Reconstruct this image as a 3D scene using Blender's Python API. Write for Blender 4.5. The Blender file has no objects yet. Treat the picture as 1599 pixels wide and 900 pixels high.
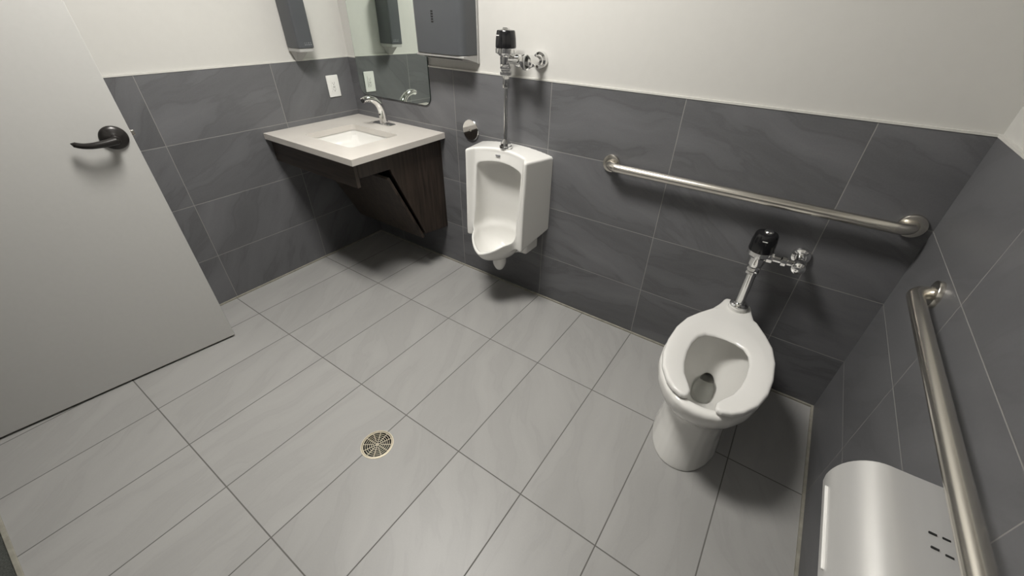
import bpy, bmesh, math, random
import numpy as np
from mathutils import Matrix, Vector
random.seed(4)
C = bpy.context.scene.collection
PI = math.pi
W = 3.0023            # room width (x), back wall y=0, left wall x=0, floor z=0
YF = -2.236           # inner face of the front wall
H = 2.70
ZT = 1.2203           # top of the tiled wainscot

# ------------------------------------------------------------------ materials
def new_mat(name):
    m = bpy.data.materials.new(name); m.use_nodes = True
    nt = m.node_tree; b = nt.nodes['Principled BSDF']
    return m, nt, b

def solid(name, col, rough=.5, metal=0., spec=.5, var=0., scale=8., coat=0., bump=0., stretch=None, rough_var=0.):
    """plain material with a little procedural variation"""
    m, nt, b = new_mat(name)
    b.inputs['Roughness'].default_value = rough
    b.inputs['Metallic'].default_value = metal
    b.inputs['Specular IOR Level'].default_value = spec
    b.inputs['Coat Weight'].default_value = coat
    b.inputs['Coat Roughness'].default_value = .05
    tc = nt.nodes.new('ShaderNodeTexCoord'); mp = nt.nodes.new('ShaderNodeMapping')
    if stretch: mp.inputs['Scale'].default_value = stretch
    nz = nt.nodes.new('ShaderNodeTexNoise'); nz.inputs['Scale'].default_value = scale
    nz.inputs['Detail'].default_value = 5
    nt.links.new(tc.outputs['Object'], mp.inputs['Vector']); nt.links.new(mp.outputs['Vector'], nz.inputs['Vector'])
    rp = nt.nodes.new('ShaderNodeValToRGB')
    lo = [max(0, c * (1 - var)) for c in col]; hi = [min(1, c * (1 + var)) for c in col]
    rp.color_ramp.elements[0].position = .3; rp.color_ramp.elements[1].position = .7
    rp.color_ramp.elements[0].color = (*lo, 1); rp.color_ramp.elements[1].color = (*hi, 1)
    nt.links.new(nz.outputs['Fac'], rp.inputs['Fac']); nt.links.new(rp.outputs['Color'], b.inputs['Base Color'])
    if bump:
        bp = nt.nodes.new('ShaderNodeBump'); bp.inputs['Strength'].default_value = bump; bp.inputs['Distance'].default_value = .002
        nt.links.new(nz.outputs['Fac'], bp.inputs['Height']); nt.links.new(bp.outputs['Normal'], b.inputs['Normal'])
    if rough_var:
        mr = nt.nodes.new('ShaderNodeMapRange')
        mr.inputs['To Min'].default_value = rough - rough_var; mr.inputs['To Max'].default_value = rough + rough_var
        nt.links.new(nz.outputs['Fac'], mr.inputs['Value']); nt.links.new(mr.outputs['Result'], b.inputs['Roughness'])
    return m

def tile_mat(name, ua, u0, du, va, v0, dv, gw, base, grout, rough, amp, ang, vs=(1.6, 9.), spec=.4):
    m, nt, b = new_mat(name); L = nt.links.new; N = nt.nodes.new
    def math_(op, a, bb=None):
        n = N('ShaderNodeMath'); n.operation = op
        for i, x in enumerate((a, bb)):
            if x is None: continue
            if isinstance(x, (int, float)): n.inputs[i].default_value = x
            else: L(x, n.inputs[i])
        return n.outputs[0]
    tc = N('ShaderNodeTexCoord'); sp = N('ShaderNodeSeparateXYZ'); L(tc.outputs['Object'], sp.inputs[0])
    cu = math_('SUBTRACT', sp.outputs[ua], u0); cv = math_('SUBTRACT', sp.outputs[va], v0)
    u = math_('DIVIDE', cu, du); v = math_('DIVIDE', cv, dv)
    fu = math_('FRACT', u); fv = math_('FRACT', v)
    eu = math_('MULTIPLY', math_('MINIMUM', fu, math_('SUBTRACT', 1., fu)), du)
    ev = math_('MULTIPLY', math_('MINIMUM', fv, math_('SUBTRACT', 1., fv)), dv)
    d = math_('MINIMUM', eu, ev)
    mr = N('ShaderNodeMapRange'); mr.inputs['From Min'].default_value = gw * .35; mr.inputs['From Max'].default_value = gw * .65
    L(d, mr.inputs['Value']); mask = mr.outputs['Result']           # 0 in grout, 1 on tile
    cid = N('ShaderNodeCombineXYZ'); L(math_('FLOOR', u), cid.inputs[0]); L(math_('FLOOR', v), cid.inputs[1])
    wn = N('ShaderNodeTexWhiteNoise'); wn.noise_dimensions = '3D'; L(cid.outputs[0], wn.inputs['Vector'])
    off = N('ShaderNodeVectorMath'); off.operation = 'SCALE'; L(wn.outputs['Color'], off.inputs[0]); off.inputs['Scale'].default_value = 23.
    pc = N('ShaderNodeCombineXYZ'); L(cu, pc.inputs[0]); L(cv, pc.inputs[1])
    rot = N('ShaderNodeVectorRotate'); rot.rotation_type = 'Z_AXIS'
    L(pc.outputs[0], rot.inputs['Vector'])
    L(math_('ADD', math_('MULTIPLY', math_('SUBTRACT', wn.outputs['Value'], .5), .9), ang), rot.inputs['Angle'])
    ad = N('ShaderNodeVectorMath'); ad.operation = 'ADD'; L(rot.outputs[0], ad.inputs[0]); L(off.outputs[0], ad.inputs[1])
    # slow warp, then long stretched bands = sandstone bedding
    wp = N('ShaderNodeTexNoise'); wp.inputs['Scale'].default_value = 3.2; wp.inputs['Detail'].default_value = 2; L(ad.outputs[0], wp.inputs['Vector'])
    ws = N('ShaderNodeVectorMath'); ws.operation = 'SCALE'; ws.inputs['Scale'].default_value = .16; L(wp.outputs['Color'], ws.inputs[0])
    a2 = N('ShaderNodeVectorMath'); a2.operation = 'ADD'; L(ad.outputs[0], a2.inputs[0]); L(ws.outputs[0], a2.inputs[1])
    mp = N('ShaderNodeMapping'); mp.inputs['Scale'].default_value = (vs[0], vs[1], 1); L(a2.outputs[0], mp.inputs['Vector'])
    n1 = N('ShaderNodeTexNoise'); n1.inputs['Scale'].default_value = 1.; n1.inputs['Detail'].default_value = 7; n1.inputs['Roughness'].default_value = .55
    L(mp.outputs[0], n1.inputs['Vector'])
    n2 = N('ShaderNodeTexNoise'); n2.inputs['Scale'].default_value = 170; n2.inputs['Detail'].default_value = 3; L(tc.outputs['Object'], n2.inputs['Vector'])
    t = math_('MULTIPLY', math_('SUBTRACT', n1.outputs['Fac'], .5), amp * 2.6)
    t = math_('ADD', t, math_('MULTIPLY', math_('SUBTRACT', n2.outputs['Fac'], .5), amp * .45))
    t = math_('ADD', t, math_('MULTIPLY', math_('SUBTRACT', wn.outputs['Value'], .5), amp * .32))
    rg = math_('ABSOLUTE', math_('SUBTRACT', n1.outputs['Fac'], .47))
    rv = N('ShaderNodeMapRange'); rv.inputs['From Min'].default_value = .0; rv.inputs['From Max'].default_value = .030
    rv.inputs['To Min'].default_value = amp * .30; rv.inputs['To Max'].default_value = 0.
    L(rg, rv.inputs['Value']); t = math_('SUBTRACT', t, rv.outputs['Result'])
    t = math_('ADD', t, 1.)
    sc = N('ShaderNodeVectorMath'); sc.operation = 'SCALE'; sc.inputs[0].default_value = base; L(t, sc.inputs['Scale'])
    mx = N('ShaderNodeMix'); mx.data_type = 'RGBA'; mx.inputs['A'].default_value = (*grout, 1); L(sc.outputs[0], mx.inputs['B']); L(mask, mx.inputs['Factor'])
    L(mx.outputs['Result'], b.inputs['Base Color'])
    b.inputs['Specular IOR Level'].default_value = spec
    rr = N('ShaderNodeMapRange'); rr.inputs['To Min'].default_value = .85; rr.inputs['To Max'].default_value = rough; L(mask, rr.inputs['Value']); L(rr.outputs['Result'], b.inputs['Roughness'])
    bp = N('ShaderNodeBump'); bp.inputs['Strength'].default_value = .5; bp.inputs['Distance'].default_value = .0012
    L(math_('ADD', mask, math_('MULTIPLY', n1.outputs['Fac'], .25)), bp.inputs['Height']); L(bp.outputs['Normal'], b.inputs['Normal'])
    return m

P, TL = .308, .613
DARK = (.117, .1175, .1235); GROUT = (.245, .24, .23)
M = {}
M['paint'] = solid('wall_paint', (0.499, 0.491, 0.468), .6, var=.01, scale=30, bump=.02, spec=.3)
M['ceil'] = solid('ceiling_paint', (0.359, 0.355, 0.343), .8, var=.01)
M['door'] = solid('door_paint', (0.456, 0.452, 0.437), .42, var=.012, scale=60, bump=.02)
M['frame'] = solid('frame_paint', (0.429, 0.429, 0.421), .45, var=.01)
M['t_back'] = tile_mat('tile_back', 0, .881, TL, 2, .2961, .3083, .0029, DARK, GROUT, .46, .44, .24, vs=(1.3, 6.))
M['t_left'] = tile_mat('tile_left', 1, -.5001, TL, 2, .2961, .3083, .0029, DARK, GROUT, .46, .40, -.70, vs=(1.1, 5.))
M['t_right'] = tile_mat('tile_right', 1, -.4972, TL, 2, .2961, .3083, .0030, DARK, GROUT, .46, .26, .6, vs=(1.1, 5.))
M['t_front'] = tile_mat('tile_front', 0, .3, TL, 2, .2961, .3083, .0029, DARK, GROUT, .46, .30, .12)
M['t_floor'] = tile_mat('tile_floor', 0, .5713, P, 1, -.5087, TL, .0042, (0.316, 0.312, 0.303), (0.117, 0.113, 0.107), .42, .125, 1.35, vs=(1.5, 8.))
M['caulk'] = solid('caulk', (0.257, 0.246, 0.207), .6, var=.15, scale=40)
M['ledge'] = solid('ledge_caulk', (0.515, 0.507, 0.476), .6, var=.04)
M['porc'] = solid('porcelain', (.70, .692, .665), .08, var=.006, spec=.5, coat=.3)
M['seat'] = solid('seat_plastic', (.69, .682, .66), .09, var=.006)
M['chrome'] = solid('chrome', (.82, .82, .81), .07, 1., var=.01)
M['steel'] = solid('brushed_steel', (.70, .67, .61), .25, 1., var=.012, scale=40)
M['tp_steel'] = solid('satin_steel', (.66, .655, .645), .36, .55, var=.02, scale=40, stretch=(1, .05, 1))
M['drain'] = solid('drain_nickel', (.66, .60, .48), .34, .85, var=.08, scale=90)
M['black'] = solid('black_plastic', (.008, .008, .009), .16, var=.1)
M['dark'] = solid('dark_void', (.012, .012, .012), .7, var=.1)
M['bronze'] = solid('black_bronze', (.018, .016, .015), .30, .25, var=.1)
M['smoke'] = solid('smoke_plastic', (.068, .072, .078), .34, var=.03)
M['grey'] = solid('grey_plastic', (0.359, 0.355, 0.343), .38, var=.02)
M['greymark'] = solid('grey_mark', (.22, .225, .24), .45, var=.02)
M['white'] = solid('white_plastic', (.68, .675, .655), .3, var=.01)
M['quartz'] = solid('quartz', (.555, .525, .488), .22, var=.05, scale=3.2, spec=.5)
M['wood'] = solid('dark_wood', (.036, .026, .020), .42, var=.55, scale=9, stretch=(6, 6, .45), bump=.05)
M['wood_h'] = solid('dark_wood_horizontal', (.036, .027, .021), .42, var=.5, scale=9, stretch=(.5, .5, 7), bump=.05)
M['carpet'] = solid('carpet', (.055, .058, .052), .95, var=.5, scale=240, bump=.4)
m, nt, b = new_mat('mirror_glass'); b.inputs['Metallic'].default_value = 1; b.inputs['Roughness'].default_value = .01
b.inputs['Base Color'].default_value = (.80, .86, .81, 1); M['mirror'] = m
m, nt, b = new_mat('mirror_edge'); b.inputs['Base Color'].default_value = (.03, .04, .035, 1); b.inputs['Roughness'].default_value = .2; M['mirror_edge'] = m
m, nt, b = new_mat('water'); b.inputs['Base Color'].default_value = (.86, .88, .86, 1); b.inputs['Roughness'].default_value = .01
b.inputs['IOR'].default_value = 1.33; b.inputs['Transmission Weight'].default_value = 1.; M['water'] = m
def emitter(name, col, s):
    m, nt, b = new_mat(name); b.inputs['Base Color'].default_value = (*col, 1)
    b.inputs['Emission Color'].default_value = (*col, 1); b.inputs['Emission Strength'].default_value = s
    return m
LIGHT = 84.
M['lamp'] = emitter('lamp_diffuser', (1., .972, .92), LIGHT)

# ------------------------------------------------------------------ object helpers
def set_props(o, label=None, cat=None, group=None, kind=None):
    if label: o['label'] = label
    if cat: o['category'] = cat
    if group: o['group'] = group
    if kind: o['kind'] = kind
    return o
def thing(name, loc, label, cat, group=None, kind=None):
    o = bpy.data.objects.new(name, None); o.empty_display_size = .05; C.objects.link(o); o.location = loc
    return set_props(o, label, cat, group, kind)
def world_base(p):
    v = Vector((0, 0, 0))
    while p is not None: v += p.location; p = p.parent
    return v
def link(name, mesh, mat, parent=None, loc=None, bevel=0., seg=2, smooth=True, angle=.6):
    """mesh is in world coordinates; it is shifted to its base point"""
    base = world_base(parent) if parent is not None else Vector(loc or (0, 0, 0))
    mesh.transform(Matrix.Translation(-base))
    if not mesh.materials: mesh.materials.append(M[mat] if isinstance(mat, str) else mat)
    o = bpy.data.objects.new(name, mesh); C.objects.link(o)
    if parent is not None: o.parent = parent
    else: o.location = base
    for p in mesh.polygons: p.use_smooth = smooth
    if smooth:
        mesh.set_sharp_from_angle(angle=angle)
    if bevel:
        md = o.modifiers.new('bevel', 'BEVEL'); md.width = bevel; md.segments = seg; md.limit_method = 'ANGLE'; md.angle_limit = .6
        md.harden_normals = False
    return o
def to_mesh(bm, name='m', recalc=True):
    if recalc: bmesh.ops.recalc_face_normals(bm, faces=bm.faces)
    me = bpy.data.meshes.new(name); bm.to_mesh(me); bm.free(); return me
def BM(): return bmesh.new()
def add_box(bm, x0, x1, y0, y1, z0, z1, mtx=None):
    vs = [bm.verts.new((x, y, z)) for x in (x0, x1) for y in (y0, y1) for z in (z0, z1)]
    for f in ((0, 1, 3, 2), (4, 6, 7, 5), (0, 4, 5, 1), (2, 3, 7, 6), (0, 2, 6, 4), (1, 5, 7, 3)): bm.faces.new([vs[i] for i in f])
    if mtx is not None: bmesh.ops.transform(bm, matrix=mtx, verts=vs)
    return vs
def box(name, b, mat, parent=None, loc=None, bevel=0., **k):
    bm = BM(); add_box(bm, *b); return link(name, to_mesh(bm), mat, parent, loc, bevel, **k)
def frame_to(axis, origin):
    """matrix that takes local z to axis"""
    z = Vector(axis).normalized(); x = Vector((0, 0, 1)).cross(z)
    if x.length < 1e-4: x = Vector((1, 0, 0))
    x.normalize(); y = z.cross(x)
    m = Matrix((x, y, z)).transposed().to_4x4(); m.translation = Vector(origin); return m
def add_lathe(bm, prof, origin, axis=(0, 0, 1), n=32, close=True):
    m = frame_to(axis, origin); rings = []
    for r, h in prof:
        if r < 1e-6: rings.append([bm.verts.new(m @ Vector((0, 0, h)))])
        else: rings.append([bm.verts.new(m @ Vector((r * math.cos(2 * PI * i / n), r * math.sin(2 * PI * i / n), h))) for i in range(n)])
    for a, b in zip(rings, rings[1:]):
        for i in range(n):
            j = (i + 1) % n
            if len(a) == 1 and len(b) == 1: continue
            if len(a) == 1: bm.faces.new((a[0], b[i], b[j]))
            elif len(b) == 1: bm.faces.new((a[i], b[0], a[j]))
            else: bm.faces.new((a[i], b[i], b[j], a[j]))
    if close:
        for ring in (rings[0], rings[-1]):
            if len(ring) > 2: bm.faces.new(ring)
def lathe(name, prof, origin, axis, mat, parent=None, loc=None, n=32, angle=.6, bevel=0.):
    bm = BM(); add_lathe(bm, prof, origin, axis, n); return link(name, to_mesh(bm), mat, parent, loc, bevel, angle=angle)
def add_tube(bm, pts, rad, n=20, flat=1., up=None):
    pts = [Vector(p) for p in pts]; rads = rad if isinstance(rad, (list, tuple)) else [rad] * len(pts)
    ts = []
    for i in range(len(pts)):
        a = pts[max(0, i - 1)]; b = pts[min(len(pts) - 1, i + 1)]; ts.append((b - a).normalized())
    u = Vector(up) if up else (Vector((0, 0, 1)) if abs(ts[0].z) < .9 else Vector((1, 0, 0)))
    rings = []
    for p, t, r in zip(pts, ts, rads):
        u = (u - t * u.dot(t)).normalized(); v = t.cross(u)
        rings.append([bm.verts.new(p + r * (math.cos(2 * PI * i / n) * u * flat + math.sin(2 * PI * i / n) * v)) for i in range(n)])
    for a, b in zip(rings, rings[1:]):
        for i in range(n):
            j = (i + 1) % n; bm.faces.new((a[i], b[i], b[j], a[j]))
    bm.faces.new(rings[0]); bm.faces.new(rings[-1][::-1])
def tube(name, pts, rad, mat, parent=None, loc=None, n=24, flat=1., up=None):
    bm = BM(); add_tube(bm, pts, rad, n, flat, up); return link(name, to_mesh(bm), mat, parent, loc)
def prism(poly, a0, a1, axis):
    """extrude a 2-D polygon along axis (0:x over (y,z), 1:y over (x,z), 2:z over (x,y))"""
    bm = BM()
    def mk(p, a): return {0: (a, p[0], p[1]), 1: (p[0], a, p[1]), 2: (p[0], p[1], a)}[axis]
    A = [bm.verts.new(mk(p, a0)) for p in poly]; B = [bm.verts.new(mk(p, a1)) for p in poly]; n = len(poly)
    for i in range(n): bm.faces.new((A[i], A[(i + 1) % n], B[(i + 1) % n], B[i]))
    bm.faces.new(A[::-1]); bm.faces.new(B)
    return to_mesh(bm)
def rrect(x0, x1, y0, y1, r, n=6):
    out = []
    for cx, cy, a in ((x1 - r, y1 - r, 0), (x0 + r, y1 - r, 90), (x0 + r, y0 + r, 180), (x1 - r, y0 + r, 270)):
        for i in range(n + 1):
            t = math.radians(a + 90 * i / n); out.append((cx + r * math.cos(t), cy + r * math.sin(t)))
    return out
def plate_hole(x0, x1, y0, y1, hole, z0, z1):
    """slab with a star-shaped hole"""
    cx = sum(p[0] for p in hole) / len(hole); cy = sum(p[1] for p in hole) / len(hole)
    angs = [(math.atan2(p[1] - cy, p[0] - cx), p) for p in hole]
    def cast_poly(a):
        d = (math.cos(a), math.sin(a))
        for i in range(len(hole)):
            p, q = hole[i], hole[(i + 1) % len(hole)]
            ex, ey = q[0] - p[0], q[1] - p[1]; den = d[0] * ey - d[1] * ex
            if abs(den) < 1e-12: continue
            t = ((p[0] - cx) * ey - (p[1] - cy) * ex) / den; s = ((p[0] - cx) * d[1] - (p[1] - cy) * d[0]) / den
            if t > 0 and -1e-9 <= s <= 1 + 1e-9: return (cx + t * d[0], cy + t * d[1])
    for c in ((x0, y0), (x1, y0), (x1, y1), (x0, y1)):
        a = math.atan2(c[1] - cy, c[0] - cx); angs.append((a, cast_poly(a)))
    angs.sort(key=lambda t: t[0])
    def cast_rect(a):
        dx, dy = math.cos(a), math.sin(a); t = 1e9
        if dx > 1e-9: t = min(t, (x1 - cx) / dx)
        if dx < -1e-9: t = min(t, (x0 - cx) / dx)
        if dy > 1e-9: t = min(t, (y1 - cy) / dy)
        if dy < -1e-9: t = min(t, (y0 - cy) / dy)
        return (cx + t * dx, cy + t * dy)
    bm = BM(); R = []
    for a, p in angs:
        q = cast_rect(a)
        R.append([bm.verts.new((p[0], p[1], z1)), bm.verts.new((q[0], q[1], z1)), bm.verts.new((q[0], q[1], z0)), bm.verts.new((p[0], p[1], z0))])
    n = len(R)
    for i in range(n):
        a, b = R[i], R[(i + 1) % n]
        for k in range(4): bm.faces.new((a[k], a[(k + 1) % 4], b[(k + 1) % 4], b[k]))
    return to_mesh(bm)
def loft(rings, cap0=True, cap1=True):
    bm = BM(); R = [[bm.verts.new(p) for p in r] for r in rings]; n = len(R[0])
    for a, b in zip(R, R[1:]):
        for i in range(n): bm.faces.new((a[i], a[(i + 1) % n], b[(i + 1) % n], b[i]))
    if cap0: bm.faces.new(R[0][::-1])
    if cap1: bm.faces.new(R[-1])
    return to_mesh(bm)

# surface-nets mesher for the porcelain
def smax(a, b, k):
    h = np.clip(.5 + .5 * (a - b) / k, 0, 1); return b + (a - b) * h + k * h * (1 - h)
def smin(a, b, k): return -smax(-a, -b, k)
def smoothstep(a, b, x):
    t = np.clip((x - a) / (b - a), 0, 1); return t * t * (3 - 2 * t)
def sdf_mesh(fn, lo, hi, h):
    ax = [np.arange(l, u + h, h) for l, u in zip(lo, hi)]
    X, Y, Z = np.meshgrid(*ax, indexing='ij'); F = fn(X, Y, Z); n = F.shape
    S = F < 0; nc = (n[0] - 1, n[1] - 1, n[2] - 1)
    acc = np.zeros(nc + (3,)); cnt = np.zeros(nc)
    def cs(A, i, j, k): return A[i:i + nc[0], j:j + nc[1], k:k + nc[2]]
    corners = [(i, j, k) for i in (0, 1) for j in (0, 1) for k in (0, 1)]
    for a in corners:
        for d in range(3):
            if a[d]: continue
            b = list(a); b[d] = 1; b = tuple(b)
            fa, fb = cs(F, *a), cs(F, *b); cr = (fa < 0) != (fb < 0)
            t = np.where(cr, fa / np.where(cr, fa - fb, 1), 0)
            for e in range(3): acc[..., e] += np.where(cr, a[e] + (t if e == d else 0), 0)
            cnt += cr
    act = cnt > 0; idx = -np.ones(nc, int); idx[act] = np.arange(act.sum())
    ci = np.argwhere(act); V = (ci + acc[act] / cnt[act][:, None]) * h + np.array(lo)
    faces = []
    for d in range(3):
        e, f = (d + 1) % 3, (d + 2) % 3
        a = [slice(0, m) for m in n]; b = [slice(0, m) for m in n]
        a[d] = slice(0, n[d] - 1); b[d] = slice(1, n[d])
        cr = S[tuple(a)] != S[tuple(b)]; pts = np.argwhere(cr); inside = S[tuple(a)][cr]
        ok = (pts[:, e] > 0) & (pts[:, f] > 0) & (pts[:, e] < nc[e]) & (pts[:, f] < nc[f]); pts, inside = pts[ok], inside[ok]
        q = []
        for oe, of in ((0, 0), (-1, 0), (-1, -1), (0, -1)):
            p = pts.copy(); p[:, e] += oe; p[:, f] += of; q.append(idx[p[:, 0], p[:, 1], p[:, 2]])
        q = np.stack(q, 1); q[inside] = q[inside][:, ::-1]
        faces.append(q[:, ::-1])
    Q = np.concatenate(faces)
    # normals from the field
    G = np.stack(np.gradient(F, h), -1); g = (V - np.array(lo)) / h; g0 = np.clip(g.astype(int), 0, np.array(n) - 2); fr = g - g0
    nrm = np.zeros_like(V)
    for (i, j, k) in corners:
        w = np.prod(np.where(np.array((i, j, k)) == 1, fr, 1 - fr), 1)
        nrm += w[:, None] * G[g0[:, 0] + i, g0[:, 1] + j, g0[:, 2] + k]
    nrm /= np.linalg.norm(nrm, axis=1, keepdims=True) + 1e-12
    return V, Q, nrm
def link_sdf(name, fn, lo, hi, h, xf, mat, parent=None, loc=None):
    V, Q, nm = sdf_mesh(fn, lo, hi, h)
    V = np.stack([xf[0] + V[:, 0], -V[:, 1], V[:, 2]], 1); nm = nm * np.array([1, -1, 1]); Q = Q[:, ::-1]
    me = bpy.data.meshes.new(name); me.from_pydata(V.tolist(), [], Q.tolist()); me.update()
    base = world_base(parent) if parent is not None else Vector(loc or (0, 0, 0))
    me.transform(Matrix.Translation(-base)); me.materials.append(M[mat])
    o = bpy.data.objects.new(name, me); C.objects.link(o)
    if parent is not None: o.parent = parent
    else: o.location = base
    for p in me.polygons: p.use_smooth = True
    me.normals_split_custom_set_from_vertices(nm.tolist())
    return o

# ------------------------------------------------------------------ the room
def struct(o, label, cat): return set_props(o, label, cat, kind='structure')
T = .010       # tile stands proud of the painted wall by this much
DX, DY, DR = 1.507, -1.292, .060
hole = [(DX + DR * math.cos(2 * PI * i / 48), DY + DR * math.sin(2 * PI * i / 48)) for i in range(48)]
struct(link('floor', plate_hole(-.10, W + .10, YF, .10, hole, -.06, 0), 't_floor', smooth=False), 'pale grey sandstone look tile floor laid in a straight stacked grid', 'floor')
struct(box('wall_back', (-.2, W + .2, T, .2, -.06, H), 'paint'), 'white painted upper back wall above the dark tile', 'wall')
struct(box('wall_left', (-.2, -T, YF - .12, T, -.06, H), 'paint'), 'white painted upper left wall above the dark tile', 'wall')
struct(box('wall_right', (W + T, W + .2, YF - .12, T, -.06, H), 'paint'), 'white painted upper right wall above the dark tile', 'wall')
OX0, OX1, OZ = .185, 1.125, 2.13
bm = BM(); add_box(bm, -.01, OX0, YF - .12, YF - T, -.06, H); add_box(bm, OX1, W + .01, YF - .12, YF - T, -.06, H); add_box(bm, OX0, OX1, YF - .12, YF - T, OZ, H)
struct(link('wall_front', to_mesh(bm), 'paint', smooth=False), 'white painted front wall around the doorway', 'wall')
struct(box('ceiling', (-.2, W + .2, YF - .12, .2, H, H + .1), 'ceil'), 'flat white ceiling', 'ceiling')
struct(box('trim_1', (0, W, 0, T, 0, ZT), 't_back', smooth=False), 'dark grey stone tile wainscot on the back wall behind the toilet and urinal', 'wall tile')
struct(box('trim_2', (-T, 0, YF, 0, 0, ZT), 't_left', smooth=False), 'dark grey stone tile wainscot on the left wall beside the vanity', 'wall tile')
struct(box('trim_3', (W, W + T, YF, 0, 0, ZT), 't_right', smooth=False), 'dark grey stone tile wainscot on the right wall behind the nearest grab bar and the paper dispenser', 'wall tile')
struct(box('trim_4', (OX1 + .06, W, YF - T, YF, 0, ZT), 't_front', smooth=False), 'dark grey stone tile wainscot on the front wall beside the doorway', 'wall tile')
bm = BM(); e = .007
add_box(bm, -T, W + T, -.002, T, ZT, ZT + e); add_box(bm, -T, .002, YF, -.002, ZT, ZT + e); add_box(bm, W - .002, W + T, YF, -.002, ZT, ZT + e)
struct(link('trim_5', to_mesh(bm), 'ledge', smooth=False), 'thin pale caulk line along the top edge of the wall tile', 'trim')
bm = BM(); e = .010
add_box(bm, 0, W, -e, 0, 0, e * .8); add_box(bm, 0, e, YF, -e, 0, e * .8); add_box(bm, W - e, W, YF, -e, 0, e * .8)
struct(link('trim_6', to_mesh(bm), 'caulk', smooth=False), 'thin beige caulk line where the floor meets the wall tile', 'trim')
struct(box('trim_7', (OX0, OX1, YF - .013, YF + .001, -.03, .003), 'caulk', bevel=.002), 'narrow pale threshold strip at the doorway', 'threshold')
bm = BM()
add_box(bm, OX0, OX0 + .045, YF - .125, YF + .006, -.02, OZ - .0505); add_box(bm, OX1 - .045, OX1, YF - .125, YF + .006, -.02, OZ - .0505)
add_box(bm, OX0, OX1, YF - .125, YF + .006, OZ - .05, OZ)
struct(link('trim_8', to_mesh(bm), 'frame', bevel=.002), 'grey painted metal door frame around the doorway', 'door frame')
struct(box('floor_hallway', (-1., 2.4, -3.7, YF - .013, -.06, -.004), 'carpet', smooth=False), 'dark mottled carpet of the hallway beyond the doorway', 'floor')
bm = BM(); add_box(bm, -1., 2.4, -3.8, -3.7, -.06, H); add_box(bm, -1.1, -1., -3.8, YF - .12, -.06, H); add_box(bm, 2.4, 2.5, -3.8, YF - .12, -.06, H)
struct(link('wall_hallway', to_mesh(bm), 'paint', smooth=False), 'white walls of the hallway beyond the doorway', 'wall')
struct(box('ceiling_hallway', (-1.1, 2.5, -3.8, YF - .12, H, H + .1), 'ceil'), 'white ceiling of the hallway beyond the doorway', 'ceiling')

# door leaf, standing open against the left wall
A = Vector((.354, -1.297, 0)); dd = Vector((-.1373, -.9905, 0)).normalized(); dn = Vector((-dd.y, dd.x, 0))
if dn.x < 0: dn = -dn
DM = Matrix((dd, dn, Vector((0, 0, 1)))).transposed().to_4x4(); DM.translation = A   # local: s along leaf, n out of face, z
hinge = A + dd * .912
door = thing('door_1', (hinge.x, hinge.y, 0), 'plain pale grey door standing open at the left, black lever on its face', 'door', kind='structure')
bm = BM(); add_box(bm, 0, .912, -.045, 0, .012, 2.10, DM); link('door_leaf', to_mesh(bm), 'door', door, bevel=.0015)
bm = BM(); add_box(bm, -.0015, .001, -.036, -.009, 1.005, 1.120, DM); add_box(bm, -.012, 0, -.030, -.014, 1.055, 1.075, DM)
link('door_latch', to_mesh(bm), 'steel', door, bevel=.001)
HZ = 1.060; hs = .056
hb = DM @ Vector((hs, 0, HZ))
han = lathe('door_handle', [(.0435, 0), (.0435, .004), (.041, .009), (.034, .0135), (.024, .017), (.016, .021), (.0135, .026), (.0135, .050), (.012, .056), (0, .058)], hb, dn, 'bronze', door, n=40)
bm = BM(); pts = []; rads = []
for i in range(17):
    t = i / 16; s = hs - .008 + t * .132
    pts.append(DM @ Vector((s, .047 + .006 * math.sin(t * PI) - .014 * max(0, t - .6) / .4, HZ - .001 - .006 * math.sin(t * PI * .9) + .010 * max(0, t - .7) ** 2 / .09)))
    rads.append(.0150 * (1 - .38 * t) * (1 if t < .93 else math.sqrt(max(.02, 1 - ((t - .93) / .07) ** 2))) * (.6 if i == 0 else 1))
add_tube(bm, pts, rads, 16, flat=.98, up=(0, 0, 1)); link('lever', to_mesh(bm), 'bronze', han)

# ceiling light (above the frame; lights the room)
LX, LY = 1.30, -1.0; lw, ld = .32, .20
cl = thing('ceiling_light', (LX, LY, H), 'white recessed ceiling panel light in the middle of the room', 'light')
bm = BM()
for b_ in ((-lw - .03, lw + .03, -ld - .03, -ld), (-lw - .03, lw + .03, ld, ld + .03), (-lw - .03, -lw, -ld, ld), (lw, lw + .03, -ld, ld)):
    add_box(bm, LX + b_[0], LX + b_[1], LY + b_[2], LY + b_[3], H - .025, H)
link('light_frame', to_mesh(bm), 'white', cl, smooth=False)
box('diffuser', (LX - lw, LX + lw, LY - ld, LY + ld, H - .018, H - .004), 'lamp', cl)

# ------------------------------------------------------------------ vanity
VX, VYf, VZ, VT = .787, -.652, .884, .032
CUT = rrect(.205, .622, -.532, -.205, .028)
ct = link('vanity_countertop', plate_hole(.0015, VX, VYf, -.0015, CUT, VZ - VT, VZ), 'quartz', loc=(.39, -.33, VZ - VT), bevel=.003, smooth=False)
set_props(ct, 'pale beige stone countertop with a rectangular sink cut-out in the corner', 'countertop')
sk = thing('undermount_sink', (.413, -.368, .71), 'white rectangular undermount basin below the stone countertop', 'sink')
def rr3(x0, x1, y0, y1, r, z): return [(p[0], p[1], z) for p in rrect(x0, x1, y0, y1, r)]
zb = VZ - VT - .001
rings = [rr3(.165, .662, -.572, -.165, .05, zb - .016), rr3(.165, .662, -.572, -.165, .05, zb), rr3(.201, .626, -.536, -.201, .032, zb), rr3(.203, .624, -.534, -.203, .032, zb - .03),
         rr3(.225, .602, -.512, -.225, .045, zb - .068), rr3(.262, .565, -.475, -.262, .06, zb - .086), rr3(.32, .51, -.42, -.315, .045, zb - .093), rr3(.392, .434, -.389, -.347, .0205, zb - .096)]
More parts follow.
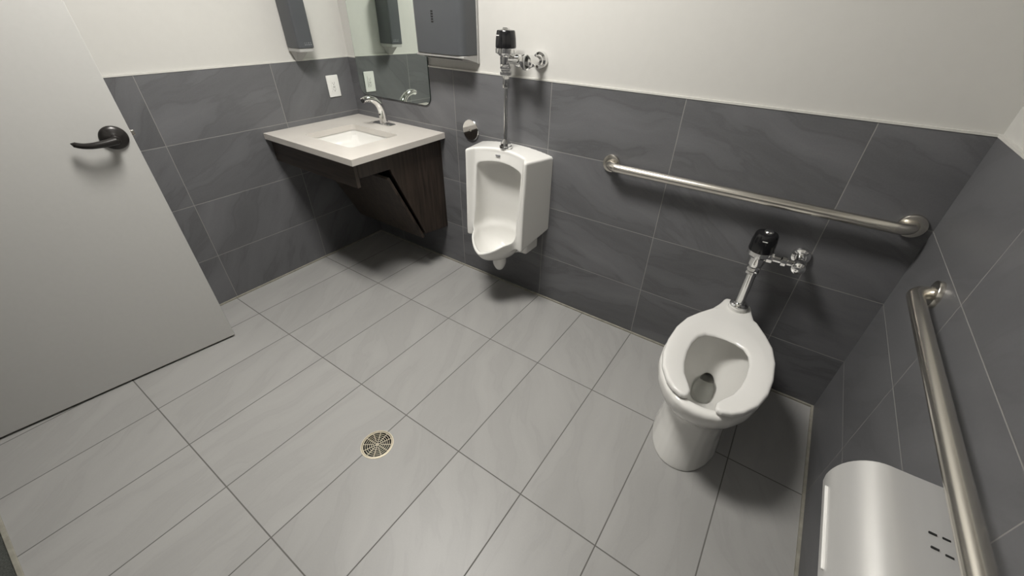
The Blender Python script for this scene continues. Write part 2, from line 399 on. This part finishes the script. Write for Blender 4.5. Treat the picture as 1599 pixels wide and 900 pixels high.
rings += [rr3(.392, .434, -.389, -.347, .0205, zb - .116), rr3(.25, .575, -.48, -.25, .06, zb - .105), rr3(.19, .637, -.547, -.19, .05, zb - .075)]
link('basin', loft(rings + [rings[0]], False, False), 'porc', sk)
lathe('sink_drain', [(.0, -.010), (.012, -.010), (.0145, -.003), (.0185, .0015), (.0205, .0025), (.0215, .001), (.0195, -.012), (0, -.014)], (.413, -.368, zb - .095), (0, 0, 1), 'chrome', sk)

fa = thing('faucet', (.36, -.088, VZ), 'curved chrome touchless faucet on the stone countertop below the mirror', 'faucet')
bm = BM(); A0 = rr3(.283, .437, -.116, -.058, .006, VZ + .0003); A1 = rr3(.283, .437, -.116, -.058, .006, VZ + .005); A2 = rr3(.287, .433, -.112, -.062, .006, VZ + .008)
link('escutcheon', loft([A0, A1, A2]), 'chrome', fa)
bm = BM(); pts = []; rads = []
for (y, z, r) in ((-.088, VZ + .006, .0265), (-.086, VZ + .03, .0255), (-.0855, VZ + .055, .0248), (-.089, VZ + .082, .024), (-.098, VZ + .107, .0232), (-.113, VZ + .128, .0222), (-.133, VZ + .144, .021), (-.157, VZ + .154, .0195), (-.182, VZ + .158, .018), (-.200, VZ + .157, .0168), (-.213, VZ + .153, .016)):
    pts.append((.36, y, z)); rads.append(r)
add_tube(bm, pts, rads, 24, flat=.92, up=(0, 1, 0)); link('spout', to_mesh(bm), 'chrome', fa)
lathe('aerator', [(.0, 0), (.0118, 0), (.0118, .003), (.0, .003)], (.36, -.2135, VZ + .1515), (0, -.95, -.3), 'dark', fa, n=20)
lathe('sensor_eye', [(.0, 0), (.005, 0), (.005, .0015), (.0, .002)], (.36, -.1105, VZ + .060), (0, -1, -.05), 'black', fa, n=16)

cb = thing('vanity_cabinet', (.4, -.3, .28), 'dark brown wood vanity base with sloping underside panel hung under the countertop', 'cabinet')
zt = VZ - VT - .001; xs = .745
prs = [(.001, zt), (-.600, zt), (-.600, .768), (-.398, .762), (-.392, .735), (-.205, .292), (.001, .262)]
link('side_panel', prism(prs, xs - .018, xs, 0), 'wood', cb, bevel=.0012, smooth=False)
link('side_panel', prism(prs, .120, .138, 0), 'wood', cb, bevel=.0012, smooth=False)
box('apron', (.0015, xs - .0005, -.622, -.602, .722, zt), 'wood_h', cb, bevel=.0012)
box('edge_band', (xs, xs + .0015, -.6215, -.6025, .7225, zt), 'wood', cb)
# sloping removable panel in front of the pipes
q0 = Vector((-.412, .722)); q1 = Vector((-.212, .276)); nrm = Vector((q1.y - q0.y, -(q1.x - q0.x))).normalized()
if nrm.x > 0: nrm = -nrm
g = .004
sl = [q0 + nrm * g, q1 + nrm * g, q1 + nrm * (g + .018), q0 + nrm * (g + .018)]
link('sloping_panel', prism([(p.x, p.y) for p in sl], .120, xs, 0), 'wood', cb, bevel=.0012, smooth=False)
link('bottom_panel', prism([(-.200, .291), (-.200, .279), (-.002, .251), (-.002, .261)], .1385, xs - .0185, 0), 'wood', cb, smooth=False)
# drain pipe glimpsed through the slot
dp = thing('drain_pipe', (.413, -.368, .55), 'dark sink trap pipe glimpsed in the slot of the vanity', 'pipe')
tube('tailpiece', [(.413, -.368, zb - .119), (.413, -.367, .70), (.413, -.352, .655), (.413, -.325, .642), (.413, -.298, .655), (.413, -.285, .68), (.413, -.265, .695), (.413, -.23, .698), (.413, .001, .698)], .017, 'grey', dp)

# ------------------------------------------------------------------ mirror, outlet, dispensers
mi = thing('wall_mirror', (.39, 0, 1.017), 'frameless round-cornered mirror hanging on the back wall over the sink', 'mirror')
mp_ = rrect(.080, .703, 1.018, 1.93, .05, 10)
def lean(me):      # foot stands on the tile, head rests back on the painted wall
    for v in me.vertices: v.co.y += (v.co.z - 1.22) * .014 + .001
    me.update(); return me
link('glass', lean(prism([(.39 + (p[0] - .39) * .9955, 1.474 + (p[1] - 1.474) * .997) for p in mp_], -.0062, -.0056, 1)), 'mirror', mi, smooth=False)
link('polished_edge', lean(prism(mp_, -.0056, -.0006, 1)), 'mirror_edge', mi)

ou = thing('wall_outlet', (0, -.146, 1.07), 'white outlet plate on the dark left wall tile beside the mirror', 'outlet')
link('cover_plate', prism(rrect(-.1855, -.1055, 1.009, 1.131, .004), .0005, .006, 0), 'white', ou, bevel=.0015)
link('receptacle', prism(rrect(-.1625, -.1285, 1.036, 1.104, .002), .006, .0085, 0), 'white', ou, bevel=.0008)
for zc in (1.088, 1.052):
    for yc, hh in ((-.1524, .004), (-.1392, .0045)): box('slot', (.0084, .0089, yc - .0008, yc + .0008, zc - hh, zc + hh), 'dark', ou, smooth=False)
    lathe('ground_hole', [(.0024, 0), (.0024, .0005)], (.0084, -.1455, zc - .0085), (1, 0, 0), 'dark', ou, n=12)
for zc in (1.0665, 1.0605): box('test_button', (.0084, .0094, -.153, -.138, zc, zc + .004), 'grey', ou, smooth=False)

sd = thing('soap_dispenser', (0, -.326, 1.22), 'tall dark blue grey soap dispenser on the left wall above the outlet', 'soap dispenser')
y0, y1, dx = -.374, -.281, .115
cov = [rrect(-.008, dx, y0, y1, .012)]
link('cover', prism(cov[0], 1.291, 1.58, 2), 'smoke', sd, bevel=.002)
link('base_strip', prism(rrect(-.008, dx - .004, y0 + .003, y1 - .003, .010), 1.273, 1.2908, 2), 'grey', sd, bevel=.001)
f0 = [(x, y, 1.2728) for x, y in rrect(.002, .070, y0 + .008, y1 - .012, .008)]; f1 = [(x, y, 1.226) for x, y in rrect(.008, .030, -.352, -.322, .006)]
link('nozzle', loft([f0, f1]), 'grey', sd)
bm = BM()
for k, (a, b_) in enumerate(((-.338, -.331), (-.328, -.321), (-.317, -.306), (-.303, -.295))):
    add_box(bm, dx - .0002, dx + .0004, a, b_, 1.305, 1.309); add_box(bm, dx - .0002, dx + .0004, a, b_ - .003, 1.314, 1.317)
link('logo', to_mesh(bm), 'greymark', sd, smooth=False)

td = thing('paper_towel_dispenser', (.92, 0, 1.26), 'wide dark grey paper towel dispenser on the back wall right of the mirror', 'paper towel dispenser')
tx0, tx1, tdp = .736, 1.058, -.112
cv = [(tx0, -.004), (tx0, tdp + .03)] + [(tx0 + .03 - .03 * math.cos(t * PI / 16), tdp + .03 - .03 * math.sin(t * PI / 16)) for t in range(1, 9)] + \
     [(tx1 - .035 + .035 * math.sin(t * PI / 16), tdp + .035 - .035 * math.cos(t * PI / 16)) for t in range(0, 9)] + [(tx1, -.004)]
link('cover', prism(cv, 1.300, 1.66, 2), 'smoke', td, bevel=.003)
box('back_housing', (tx0 + .004, tx1 + .004, -.0035, T, 1.262, 1.655), 'grey', td, bevel=.002)
bm = BM()
lowr = [(-.003, 1.2995), (tdp + .004, 1.2995), (tdp + .004, 1.290), (tdp + .035, 1.283), (-.003, 1.264)]
link('paper_outlet', prism(lowr, tx0 + .003, tx1 - .001, 0), 'grey', td, bevel=.002, smooth=False)
link('paper_slot', prism([(tdp + .030, 1.2838), (tdp + .052, 1.2784), (tdp + .052, 1.2768), (tdp + .030, 1.2822)], tx0 + .03, tx1 - .05, 0), 'dark', td, smooth=False)
bm = BM()
for k in range(5): add_box(bm, .866, .880, tdp - .0004, tdp + .004, 1.432 + k * .0105, 1.4385 + k * .0105)
link('level_window', to_mesh(bm), 'black', td, smooth=False)

# cover plate over a clean-out
ap = thing('access_cover_plate', (.993, 0, .931), 'small round chrome cover plate on the tile left above the urinal', 'cover plate')
prof = [(.0555, -.0015), (.0555, .0065), (.0535, .0085), (.030, .0090), (0, .0091)]
lathe('plate', prof, (.993, -.0005, .931), (0, -1, 0), 'chrome', ap, n=48, angle=.3)
lathe('screw', [(.0075, 0), (.0075, .0018), (.0055, .0030), (.0045, .0030), (.0035, .0012), (0, .0012)], (.993, -.0094, .931), (0, -1, 0), 'steel', ap, n=16)

# ------------------------------------------------------------------ urinal
UX = 1.295
def f_urinal(X, Y, Z):
    aX = np.abs(X)
    t = np.clip((.886 - Z) / .43, 0, 1)
    panel = (.122 + .028 * (X / .15) ** 2) * (1 - t) + .203 * t
    wing = .190 * (1 - t) + .210 * t
    s = smoothstep(.150, .186, aX)
    yf = panel * (1 - s) + wing * s
    zt_ = .886 + .020 * (1 - (X / .21) ** 2)
    hw = .233 - .215 * Y
    hw = np.where(Y > .19, .192, hw)
    zb_ = .470 - .33 * Y
    a = smax(smax((aX - hw) * .97, (Y - yf) * .93, .012), smax(Z - zt_, (zb_ - Z) * .95, .012), .012)
    # lip bowl
    yq = np.where(Y > .165, (Y - .165) / .196, (.165 - Y) / .25)
    q = (np.abs(X / .150) ** 1.5 + np.abs(yq) ** 1.5 + 1e-6) ** (1 / 1.5)
    e = (np.sqrt(q ** 2 + ((Z - .468) / .178) ** 2) - 1) * .125
    rim = (Z - (.492 - (Y - .19) * .66)) * .83
    rim = np.where(Y < .17, Z - .5, rim)
    bowl = smax(e, rim, .007)
    body = smin(a, bowl, .020)
    # trap behind, running into the wall
    tr = smax(smax(aX - .165, np.abs(Z - .44) - .105, .015), Y - .12, .02)
    body = smin(body, tr, .025)
    # tail
    nub = smax(np.sqrt(X ** 2 + (Y - .150) ** 2) - (.040 - .03 * np.clip((.26 - Z) / .07, 0, 1) ** 2), np.abs(Z - .28) - .082, .012)
    body = smin(body, nub, .012)
    # cavity
    top = .836 - .020 * (X / .14) ** 2
    cw = .142 - .006 * np.clip((.75 - Z) / .3, 0, 1)
    back = .045 + .05 * (X / .14) ** 2
    c1 = smax(smax(aX - cw, Z - top, .024), back - Y, .05)
    c1 = smax(c1, .455 - Z, .04)
    yq = np.where(Y > .168, (Y - .168) / .180, (.168 - Y) / .20)
    q = (np.abs(X / .138) ** 1.5 + np.abs(yq) ** 1.5 + 1e-6) ** (1 / 1.5)
    ei = (np.sqrt(q ** 2 + ((Z - .474) / .158) ** 2) - 1) * .115
    cav = smin(c1, smax(smax(ei, Z - .56, .03), back + .01 - Y, .05), .03)
    body = smax(body, -cav, .008)
    return np.maximum(body, -(Y + .001))
ur = thing('urinal', (UX, 0, .2), 'white porcelain wall-hung urinal between the vanity and the toilet', 'urinal')
link_sdf('bowl', f_urinal, (-.26, -.012, .17), (.26, .40, .93), .004, (UX,), 'porc', ur)
bm = BM()
ym = .1215
for (a, b_, z0_, z1_) in ((-.034, -.029, .8745, .8785), (-.0275, -.022, .8735, .8785), (-.0205, -.015, .8735, .8785), (-.0135, -.0085, .8735, .879)):
    add_box(bm, UX + a, UX + b_, -.134, -.122, z0_ - .004, z1_ - .004)
link('maker_mark', to_mesh(bm), 'greymark', ur, smooth=False)
lathe('urinal_strainer', [(0, 0), (.03, 0), (.033, .003), (.03, .006), (0, .008)], (UX, -.175, .3205), (0, 0, 1), 'chrome', ur, n=32)

def flange(name, c, r, mat, parent, d=.012):
    return lathe(name, [(r, .0005), (r, d * .35), (r * .9, d * .75), (r * .62, d), (r * .55, d * 1.25), (r * .42, d * 1.25), (r * .42, 0.002)], c, (0, -1, 0), mat, parent, n=40)
def flush_valve(root, x, y, zspud, ztail, zc, zcap, sx, sz, r_pipe, rcap, r_spud, stop_r):
    """flush pipe, vacuum breaker, valve body, black sensor cap and supply stop"""
    lathe('spud_coupling', [(r_spud, 0), (r_spud * 1.06, .006), (r_spud * 1.06, .014), (r_spud * .8, .018), (r_spud * .8, .028), (r_spud * .62, .034), (r_pipe * 1.05, .038)], (x, y, zspud), (0, 0, 1), 'chrome', root, n=10 if r_spud < .03 else 36, angle=.3 if r_spud < .03 else .6)
    lathe('flush_pipe', [(r_pipe, 0), (r_pipe, ztail - zspud - .01)], (x, y, zspud + .01), (0, 0, 1), 'chrome', root, n=32)
    return root
uv = thing('urinal_flush_valve', (UX + .004, -.095, .905), 'chrome flush valve with black sensor cap above the urinal', 'flush valve')
ux, uy = UX + .004, -.095
lathe('spud_coupling', [(.031, 0), (.0325, .004), (.0325, .010), (.026, .014), (.026, .026), (.022, .030), (.017, .038), (.0115, .043), (.0095, .045)], (ux, uy, .9072), (0, 0, 1), 'chrome', uv, n=12, angle=.3)
lathe('flush_pipe', [(.0095, 0), (.0095, .255)], (ux, uy, .935), (0, 0, 1), 'chrome', uv)
lathe('vacuum_breaker', [(.0145, 0), (.0155, .003), (.0155, .052), (.0145, .055)], (ux, uy, 1.187), (0, 0, 1), 'chrome', uv)
lathe('coupling_nut', [(.025, 0), (.027, .003), (.027, .013), (.022, .016), (.022, .024), (.026, .027), (.026, .034), (.022, .037)], (ux, uy, 1.241), (0, 0, 1), 'chrome', uv, n=8, angle=.3)
lathe('valve_body', [(.022, 0), (.025, .004), (.027, .012), (.027, .040), (.034, .046), (.034, .052)], (ux, uy, 1.276), (0, 0, 1), 'chrome', uv)
lathe('chrome_skirt', [(.043, 0), (.0465, .003), (.0465, .022), (.0445, .024)], (ux, uy, 1.3275), (0, 0, 1), 'chrome', uv, n=48)
cp = lathe('sensor_cap', [(.046, 0), (.0468, .004), (.0450, .035), (.0410, .062), (.038, .066), (.022, .068), (0, .068)], (ux, uy, 1.3515), (0, 0, 1), 'black', uv, n=48)
lathe('override_button', [(.016, 0), (.016, .006), (.014, .0085), (0, .009)], (ux + .002, uy, 1.419), (0, 0, 1), 'chrome', cp, n=32)
box('maker_mark', (ux - .021, ux - .007, uy - .0432, uy - .038, 1.397, 1.4005), 'white', cp)
# horizontal supply: wall flange -> stop -> valve
sxu, szu = 1.424, 1.304
flange('wall_flange', (sxu, T, szu), .037, 'chrome', uv, .022)
tube('supply_elbow', [(sxu, -.004, szu), (sxu, uy, szu)], .0165, 'chrome', uv)
lathe('control_stop', [(.021, 0), (.025, .004), (.025, .040), (.022, .045), (.0305, .049), (.0310, .060), (.027, .066), (.012, .070), (0, .0705)], (sxu, uy + .032, szu), (0, -1, 0), 'chrome', uv)
lathe('tail_nut', [(.0135, 0), (.0135, .022), (.024, .024), (.026, .028), (.026, .046), (.022, .049), (.0165, .050), (.0165, .085)], (sxu - .018, uy, szu), (-1, 0, 0), 'chrome', uv, n=24, angle=.3)

# ------------------------------------------------------------------ toilet
TX = 2.553
hwY = np.array([.020, .035, .05, .09, .17, .24, .30, .38, .48, .56, .64, .70, .735, .748, .752])
hwX = np.array([.0, .052, .058, .066, .094, .130, .158, .177, .184, .176, .150, .112, .070, .035, .0])
# smooth the table once
yy = np.linspace(.0, .78, 400); ww = np.interp(yy, hwY, hwX)
k_ = np.hanning(31); k_ /= k_.sum(); wsm = np.convolve(np.pad(ww, 15, mode='edge'), k_, 'valid')
wsm = np.where((yy < .06) | (yy > .70), ww, wsm)
def hw_(Y): return np.interp(Y, yy, wsm, left=-.05, right=-.05)
oy = np.linspace(.022, .752, 400); ox = np.maximum(hw_(oy), 0); ox[0] = 0; ox[-1] = 0
oth = np.linspace(0, PI, 721)
_t = np.arctan2(ox, oy - .45); _r = np.hypot(ox, oy - .45); _o = np.argsort(_t)
orad = np.interp(oth, _t[_o], _r[_o]); _k = np.hanning(25); _k /= _k.sum()
orad = np.convolve(np.pad(orad, 12, mode='reflect'), _k, 'valid')
tz = np.array([-.02, .0, .03, .12, .20, .245, .275, .30, .335, .37, .40, .44])
tax = np.array([.735, .735, .715, .67, .67, .70, .79, .90, .99, 1.03, 1.03, 1.02])
tF = np.array([.688, .688, .682, .660, .650, .656, .676, .700, .728, .745, .750, .748])
tB = np.array([.12, .12, .12, .12, .11, .09, .07, .05, .035, .022, .02, .02])
zz = np.linspace(-.05, .47, 521)
def smooth_tab(t):
    w = np.interp(zz, tz, t); k = np.hanning(61); k /= k.sum(); return np.convolve(np.pad(w, 30, mode='edge'), k, 'valid')
sax, sF, sB = smooth_tab(tax), smooth_tab(tF), smooth_tab(tB)
def f_toilet(X, Y, Z):
    a = np.interp(Z, zz, sax); Fz = np.interp(Z, zz, sF); B = np.interp(Z, zz, sB)
    Ym = np.where(Y > .45, (Y - .45) * .302 / (Fz - .45), (Y - .45) * .43 / (.45 - B))
    Xm = X / a; rho = np.sqrt(Xm ** 2 + Ym ** 2) + 1e-9; th = np.arctan2(np.abs(Xm), Ym)
    plan = (rho - np.interp(th, oth, orad)) * .8 * a
    body = smax(smax(plan, Z - .418, .022), -Z, .004)
    deck = smax(smax((np.abs(X) - hw_(Y) * 1.0), Z - .4365, .014), smax(.030 - Y, Y - .235, .02), .014)
    deck = smax(deck, .33 - Z, .02)
    body = smin(body, deck, .012)
    t = np.clip((.418 - Z) / .215, 0, 1.)
    s = 1 - t ** 1.9
    hwid = .042 + (.138 - .042) * s
    yb = .335 + (.262 - .335) * s; yf = .487 + (.708 - .487) * s
    yc = (yb + yf) / 2; hl = (yf - yb) / 2
    c = (((np.abs(X) / hwid) ** 2.3 + (np.abs(Y - yc) / hl) ** 2.3) ** (1 / 2.3) - 1) * np.minimum(hwid, hl) * .75
    c = smax(c, .182 - Z, .02)
    # trapway going back at the bottom
    tr = np.sqrt(X ** 2 + (Z - .190) ** 2) - .028; tr = smax(tr, np.abs(Y - .262) - .08, .01)
    c = smin(c, tr, .01)
    return smax(body, -c, .012)
to = thing('toilet', (TX, 0, 0), 'white floor-mounted toilet with open-front seat in the right back corner', 'toilet')
link_sdf('bowl', f_toilet, (-.22, .0, -.006), (.22, .78, .45), .004, (TX - .005,), 'porc', to)
# open-front seat: 2-D outline distance, rounded extrusion that sinks a little towards the hole
outl = [(.0, .138), (.060, .138), (.090, .160), (.132, .228), (.164, .292), (.183, .375), (.188, .470), (.182, .552), (.161, .628), (.126, .686), (.098, .712), (.066, .726), (.050, .723), (.043, .710), (.042, .685),
        (.055, .655), (.080, .610), (.095, .556), (.103, .490), (.102, .430), (.092, .382), (.070, .350), (.038, .336), (.0, .332)]
poly = np.array(outl + [(-x, y) for x, y in outl[-2:0:-1]])
def poly_sdf(X, Y):
    d = np.full(X.shape, 1e9); ins = np.zeros(X.shape, bool)
    for i in range(len(poly)):
        (ax, ay), (bx, by) = poly[i], poly[(i + 1) % len(poly)]
        ex, ey = bx - ax, by - ay; wx, wy = X - ax, Y - ay
        tt = np.clip((wx * ex + wy * ey) / (ex * ex + ey * ey), 0, 1)
        d = np.minimum(d, (wx - ex * tt) ** 2 + (wy - ey * tt) ** 2)
        c = (ay > Y) != (by > Y)
        xi = ax + (Y - ay) * ex / (ey if abs(ey) > 1e-12 else 1e-12)
        ins ^= c & (X < xi)
    d = np.sqrt(d); return np.where(ins, -d, d)
def f_seat(X, Y, Z):
    d2 = poly_sdf(X[:, :, 0], Y[:, :, 0])
    for _ in range(4):    # soften the corners of the outline
        q = np.pad(d2, 1, mode='edge'); d2 = (q[1:-1, 1:-1] * 4 + q[:-2, 1:-1] + q[2:, 1:-1] + q[1:-1, :-2] + q[1:-1, 2:]) / 8
    d2 = d2[:, :, None]
    # dished top: lower near the hole
    rr = np.sqrt((X / .101) ** 2 + ((Y - .50) / .16) ** 2)
    top = .4450 - .013 * np.clip(1 - (rr - 1) / .70, 0, 1) ** 1.6
    return smax(smax(d2 + .0, Z - top, .013), .4225 - Z, .006)
link_sdf('seat', f_seat, (-.20, .150, .415), (.20, .755, .452), .0025, (TX,), 'seat', to)
for sx_ in (-.045, .045): box('seat_hinge', (TX + sx_ - .02, TX + sx_ + .02, -.185, -.150, .430, .4415), 'seat', to, bevel=.003)
bm = BM(); wv = []
for i in range(40):
    a = 2 * PI * i / 40; ca, sa = math.cos(a), math.sin(a); e_ = 2 / 2.3
    wv.append((TX - .005 + .052 * abs(ca) ** e_ * (1 if ca > 0 else -1), -.409 - .090 * abs(sa) ** e_ * (1 if sa > 0 else -1), .2105))
bm.faces.new([bm.verts.new(p) for p in wv]); link('water', to_mesh(bm), 'water', to, smooth=False)
lathe('spud_collar', [(.036, -.004), (.039, 0), (.039, .014), (.035, .017), (.02, .017)], (TX, -.090, .4362), (0, 0, 1), 'porc', to, n=40)

tv = thing('toilet_flush_valve', (TX, -.090, .4535), 'chrome flush valve with black sensor cap rising behind the toilet', 'flush valve')
tx, ty = TX - .004, -.090
lathe('spud_flange', [(.037, 0), (.038, .003), (.037, .007), (.029, .011), (.026, .017), (.0195, .019)], (TX, ty, .4535), (0, 0, 1), 'chrome', tv, n=40)
lathe('flush_pipe', [(.0190, 0), (.0190, .155)], (TX - .002, ty, .470), (0, 0, 1), 'chrome', tv)
lathe('coupling_nut', [(.023, 0), (.0255, .003), (.0255, .013), (.022, .016), (.022, .02), (.0265, .023), (.0265, .032), (.023, .035)], (tx, ty, .620), (0, 0, 1), 'chrome', tv, n=10, angle=.3)
lathe('valve_body', [(.023, 0), (.027, .006), (.031, .016), (.031, .045), (.036, .052), (.036, .056)], (tx, ty, .654), (0, 0, 1), 'chrome', tv)
lathe('chrome_skirt', [(.042, 0), (.0455, .003), (.0455, .020), (.043, .022)], (tx, ty, .709), (0, 0, 1), 'chrome', tv, n=48)
cp = lathe('sensor_cap', [(.0455, 0), (.0465, .004), (.0450, .040), (.0405, .068), (.037, .073), (.022, .076), (0, .076)], (tx, ty, .7305), (0, 0, 1), 'black', tv, n=48)
lathe('override_button', [(.017, 0), (.017, .005), (.015, .0075), (0, .008)], (tx + .003, ty, .806), (0, 0, 1), 'chrome', cp, n=32)
box('maker_mark', (tx - .006, tx + .012, ty - .0441, ty - .038, .782, .785), 'white', cp)
sxt, szt = 2.690, .708
flange('wall_flange', (sxt, 0, szt), .036, 'chrome', tv, .018)
tube('supply_elbow', [(sxt, -.004, szt), (sxt, ty, szt)], .0160, 'chrome', tv)
lathe('control_stop', [(.018, 0), (.0205, .004), (.0205, .040), (.018, .044), (.0235, .048), (.0235, .058), (.019, .060), (.0135, .064), (.0135, .067), (.008, .070), (0, .070)], (sxt, ty + .026, szt), (0, -1, 0), 'chrome', tv)
lathe('tail_nut', [(.0125, 0), (.0125, .030), (.0195, .032), (.0210, .035), (.0210, .050), (.018, .053), (.0125, .055), (.0125, .078), (.0225, .080), (.0235, .084), (.0235, .100), (.017, .104), (.017, .118)], (sxt - .010, ty, szt), (-1, 0, 0), 'chrome', tv, n=10, angle=.3)

# ------------------------------------------------------------------ grab bars
def grab_bar(a, b, out, r, rb, label, off=.060):
    a, b, out = Vector(a), Vector(b), Vector(out); d = (b - a).normalized(); 
    t = thing('grab_bar', a, label, 'grab bar', 'grab bars around the toilet')
    pts = [a + out * .004]; R = rb
    def arc(c, u, v):   # quarter turn from direction u to v about centre c
        return [c + R * (-math.cos(k * PI / 20) * v + math.sin(k * PI / 20) * u) for k in range(0, 11)]
    pts += arc(a + out * (off - R) + d * R, out, d)
    mid = 14; s0 = pts[-1]; e0 = b + out * off - d * R
    pts += [s0 + (e0 - s0) * k / mid for k in range(1, mid)]
    pts += [b + out * (off - R) - d * R + R * (math.cos(k * PI / 20) * out + math.sin(k * PI / 20) * d) for k in range(0, 11)]
    pts += [b + out * .004]
    tube('bar', pts, r, 'steel', t, n=28)
    for p in (a, b):
        lathe('flange', [(.0405, -.001), (.0405, .0105), (.039, .0128), (.034, .0145), (.024, .0152), (.0195, .0152), (.0195, .004)], p, out, 'steel', t, n=44)
    return t
grab_bar((1.842, 0, .914), (2.944, 0, .918), (0, -1, 0), .0195, .052, 'long brushed steel grab bar running across the back wall above the toilet')
grab_bar((W, -.345, .853), (W, -1.40, .853), (-1, 0, 0), .0195, .052, 'brushed steel grab bar on the right wall nearest the viewer, above the paper dispenser', .054)

# ------------------------------------------------------------------ toilet paper dispenser
tp = thing('toilet_paper_dispenser', (W, -1.115, .46), 'satin steel curved toilet paper dispenser on the right wall under the grab bar', 'paper dispenser')
xo, ztp = 2.834, .749
pf = [(W + .001, .46), (xo + .105, .46), (xo + .08, .50), (xo + .03, .585), (xo + .003, .622)]
for k in range(0, 13):
    a = k / 12 * PI / 2; pf.append((xo + .074 - .074 * math.cos(a), .645 + (ztp - .001 - .645) * math.sin(a)))
pf += [(xo + .11, ztp - .0005), (W + .001, ztp + .002)]
link('cover', prism(pf, -.970, -1.265, 1), 'tp_steel', tp, bevel=.0012, angle=.5)
box("front_lip", (xo - .0045, xo + .004, -1.206, -1.012, .652, .6565), "white", tp, bevel=.0018)
for (x_, y_) in ((2.960, -1.093), (2.979, -1.092), (2.960, -1.122), (2.979, -1.125)):
    box('vent_slot', (x_ - .0065, x_ + .0045, y_ - .0016, y_ + .0016, ztp - .002, ztp + .0028), 'dark', tp, smooth=False)

# ------------------------------------------------------------------ floor drain
dr = thing('floor_drain', (DX, DY, 0), 'round nickel floor drain with slotted grate in the middle of the tile floor', 'floor drain')
lathe('drain_body', [(.0595, -.055), (.0595, -.003), (.056, -.003), (.056, -.05), (0, -.052)], (DX, DY, 0), (0, 0, 1), 'dark', dr, n=48)
bm = BM(); add_lathe(bm, [(.0575, -.002), (.0645, .0004), (.0665, .0004), (.066, .0024), (.0618, .0026), (.0592, .0006), (.0592, -.002), (.0575, -.002)], (DX, DY, 0), (0, 0, 1), 64, close=False); link('rim', to_mesh(bm), 'drain', dr)
bm = BM()
rads = [(.0562, .0590), (.0478, .0496), (.0394, .0412), (.0310, .0328), (.0226, .0244), (.0142, .0160), (.0058, .0074), (0, .0022)]
for r0, r1 in rads:
    prof = [(r1, -.0022), (r1, .0006), (r0, .0006), (r0, -.0022)] if r0 > 0 else [(0, -.0022), (r1, -.0022), (r1, .0006), (0, .0006)]
    if r0 > 0: prof.append(prof[0])
    add_lathe(bm, prof, (DX, DY, 0), (0, 0, 1), 60, close=False)
for k in range(12):
    a = 2 * PI * k / 12 + .1
    add_box(bm, .0150 if k % 2 else .001, .057, -.0011, .0011, -.0024, .0005, Matrix.Translation((DX, DY, 0)) @ Matrix.Rotation(a, 4, 'Z'))
link('grate', to_mesh(bm), 'drain', dr, smooth=False)

# ------------------------------------------------------------------ world, camera
wd = bpy.data.worlds.new('world'); bpy.context.scene.world = wd; wd.use_nodes = True
wd.node_tree.nodes['Background'].inputs['Color'].default_value = (.5, .5, .5, 1)
wd.node_tree.nodes['Background'].inputs['Strength'].default_value = .1
R = ((0.8250567502809106, 0.5647058958212953, 0.019713194580571303), (0.3377909866607858, -0.46495753273415885, -0.8183591766971859), (-0.4529664536658713, 0.681851702335949, -0.5743689126989133))
cam = bpy.data.cameras.new('camera'); co = bpy.data.objects.new('camera', cam); C.objects.link(co)
cam.sensor_width = 36; cam.lens = 626.036 * 36 / 1599; cam.shift_x = -9.18 / 1599; cam.shift_y = -2.33 / 1599
cam.clip_start = .02
x, y, z = Vector(R[0]), -Vector(R[1]), -Vector(R[2])
m4 = Matrix((x, y, z)).transposed().to_4x4(); m4.translation = Vector((2.523224, -1.793482, 1.507927)); co.matrix_world = m4
sc = bpy.context.scene; sc.camera = co
sc.view_settings.view_transform = 'Standard'; sc.view_settings.look = 'None'; sc.view_settings.gamma = 1.
sc.view_settings.use_curve_mapping = False; sc.view_settings.exposure = 0.
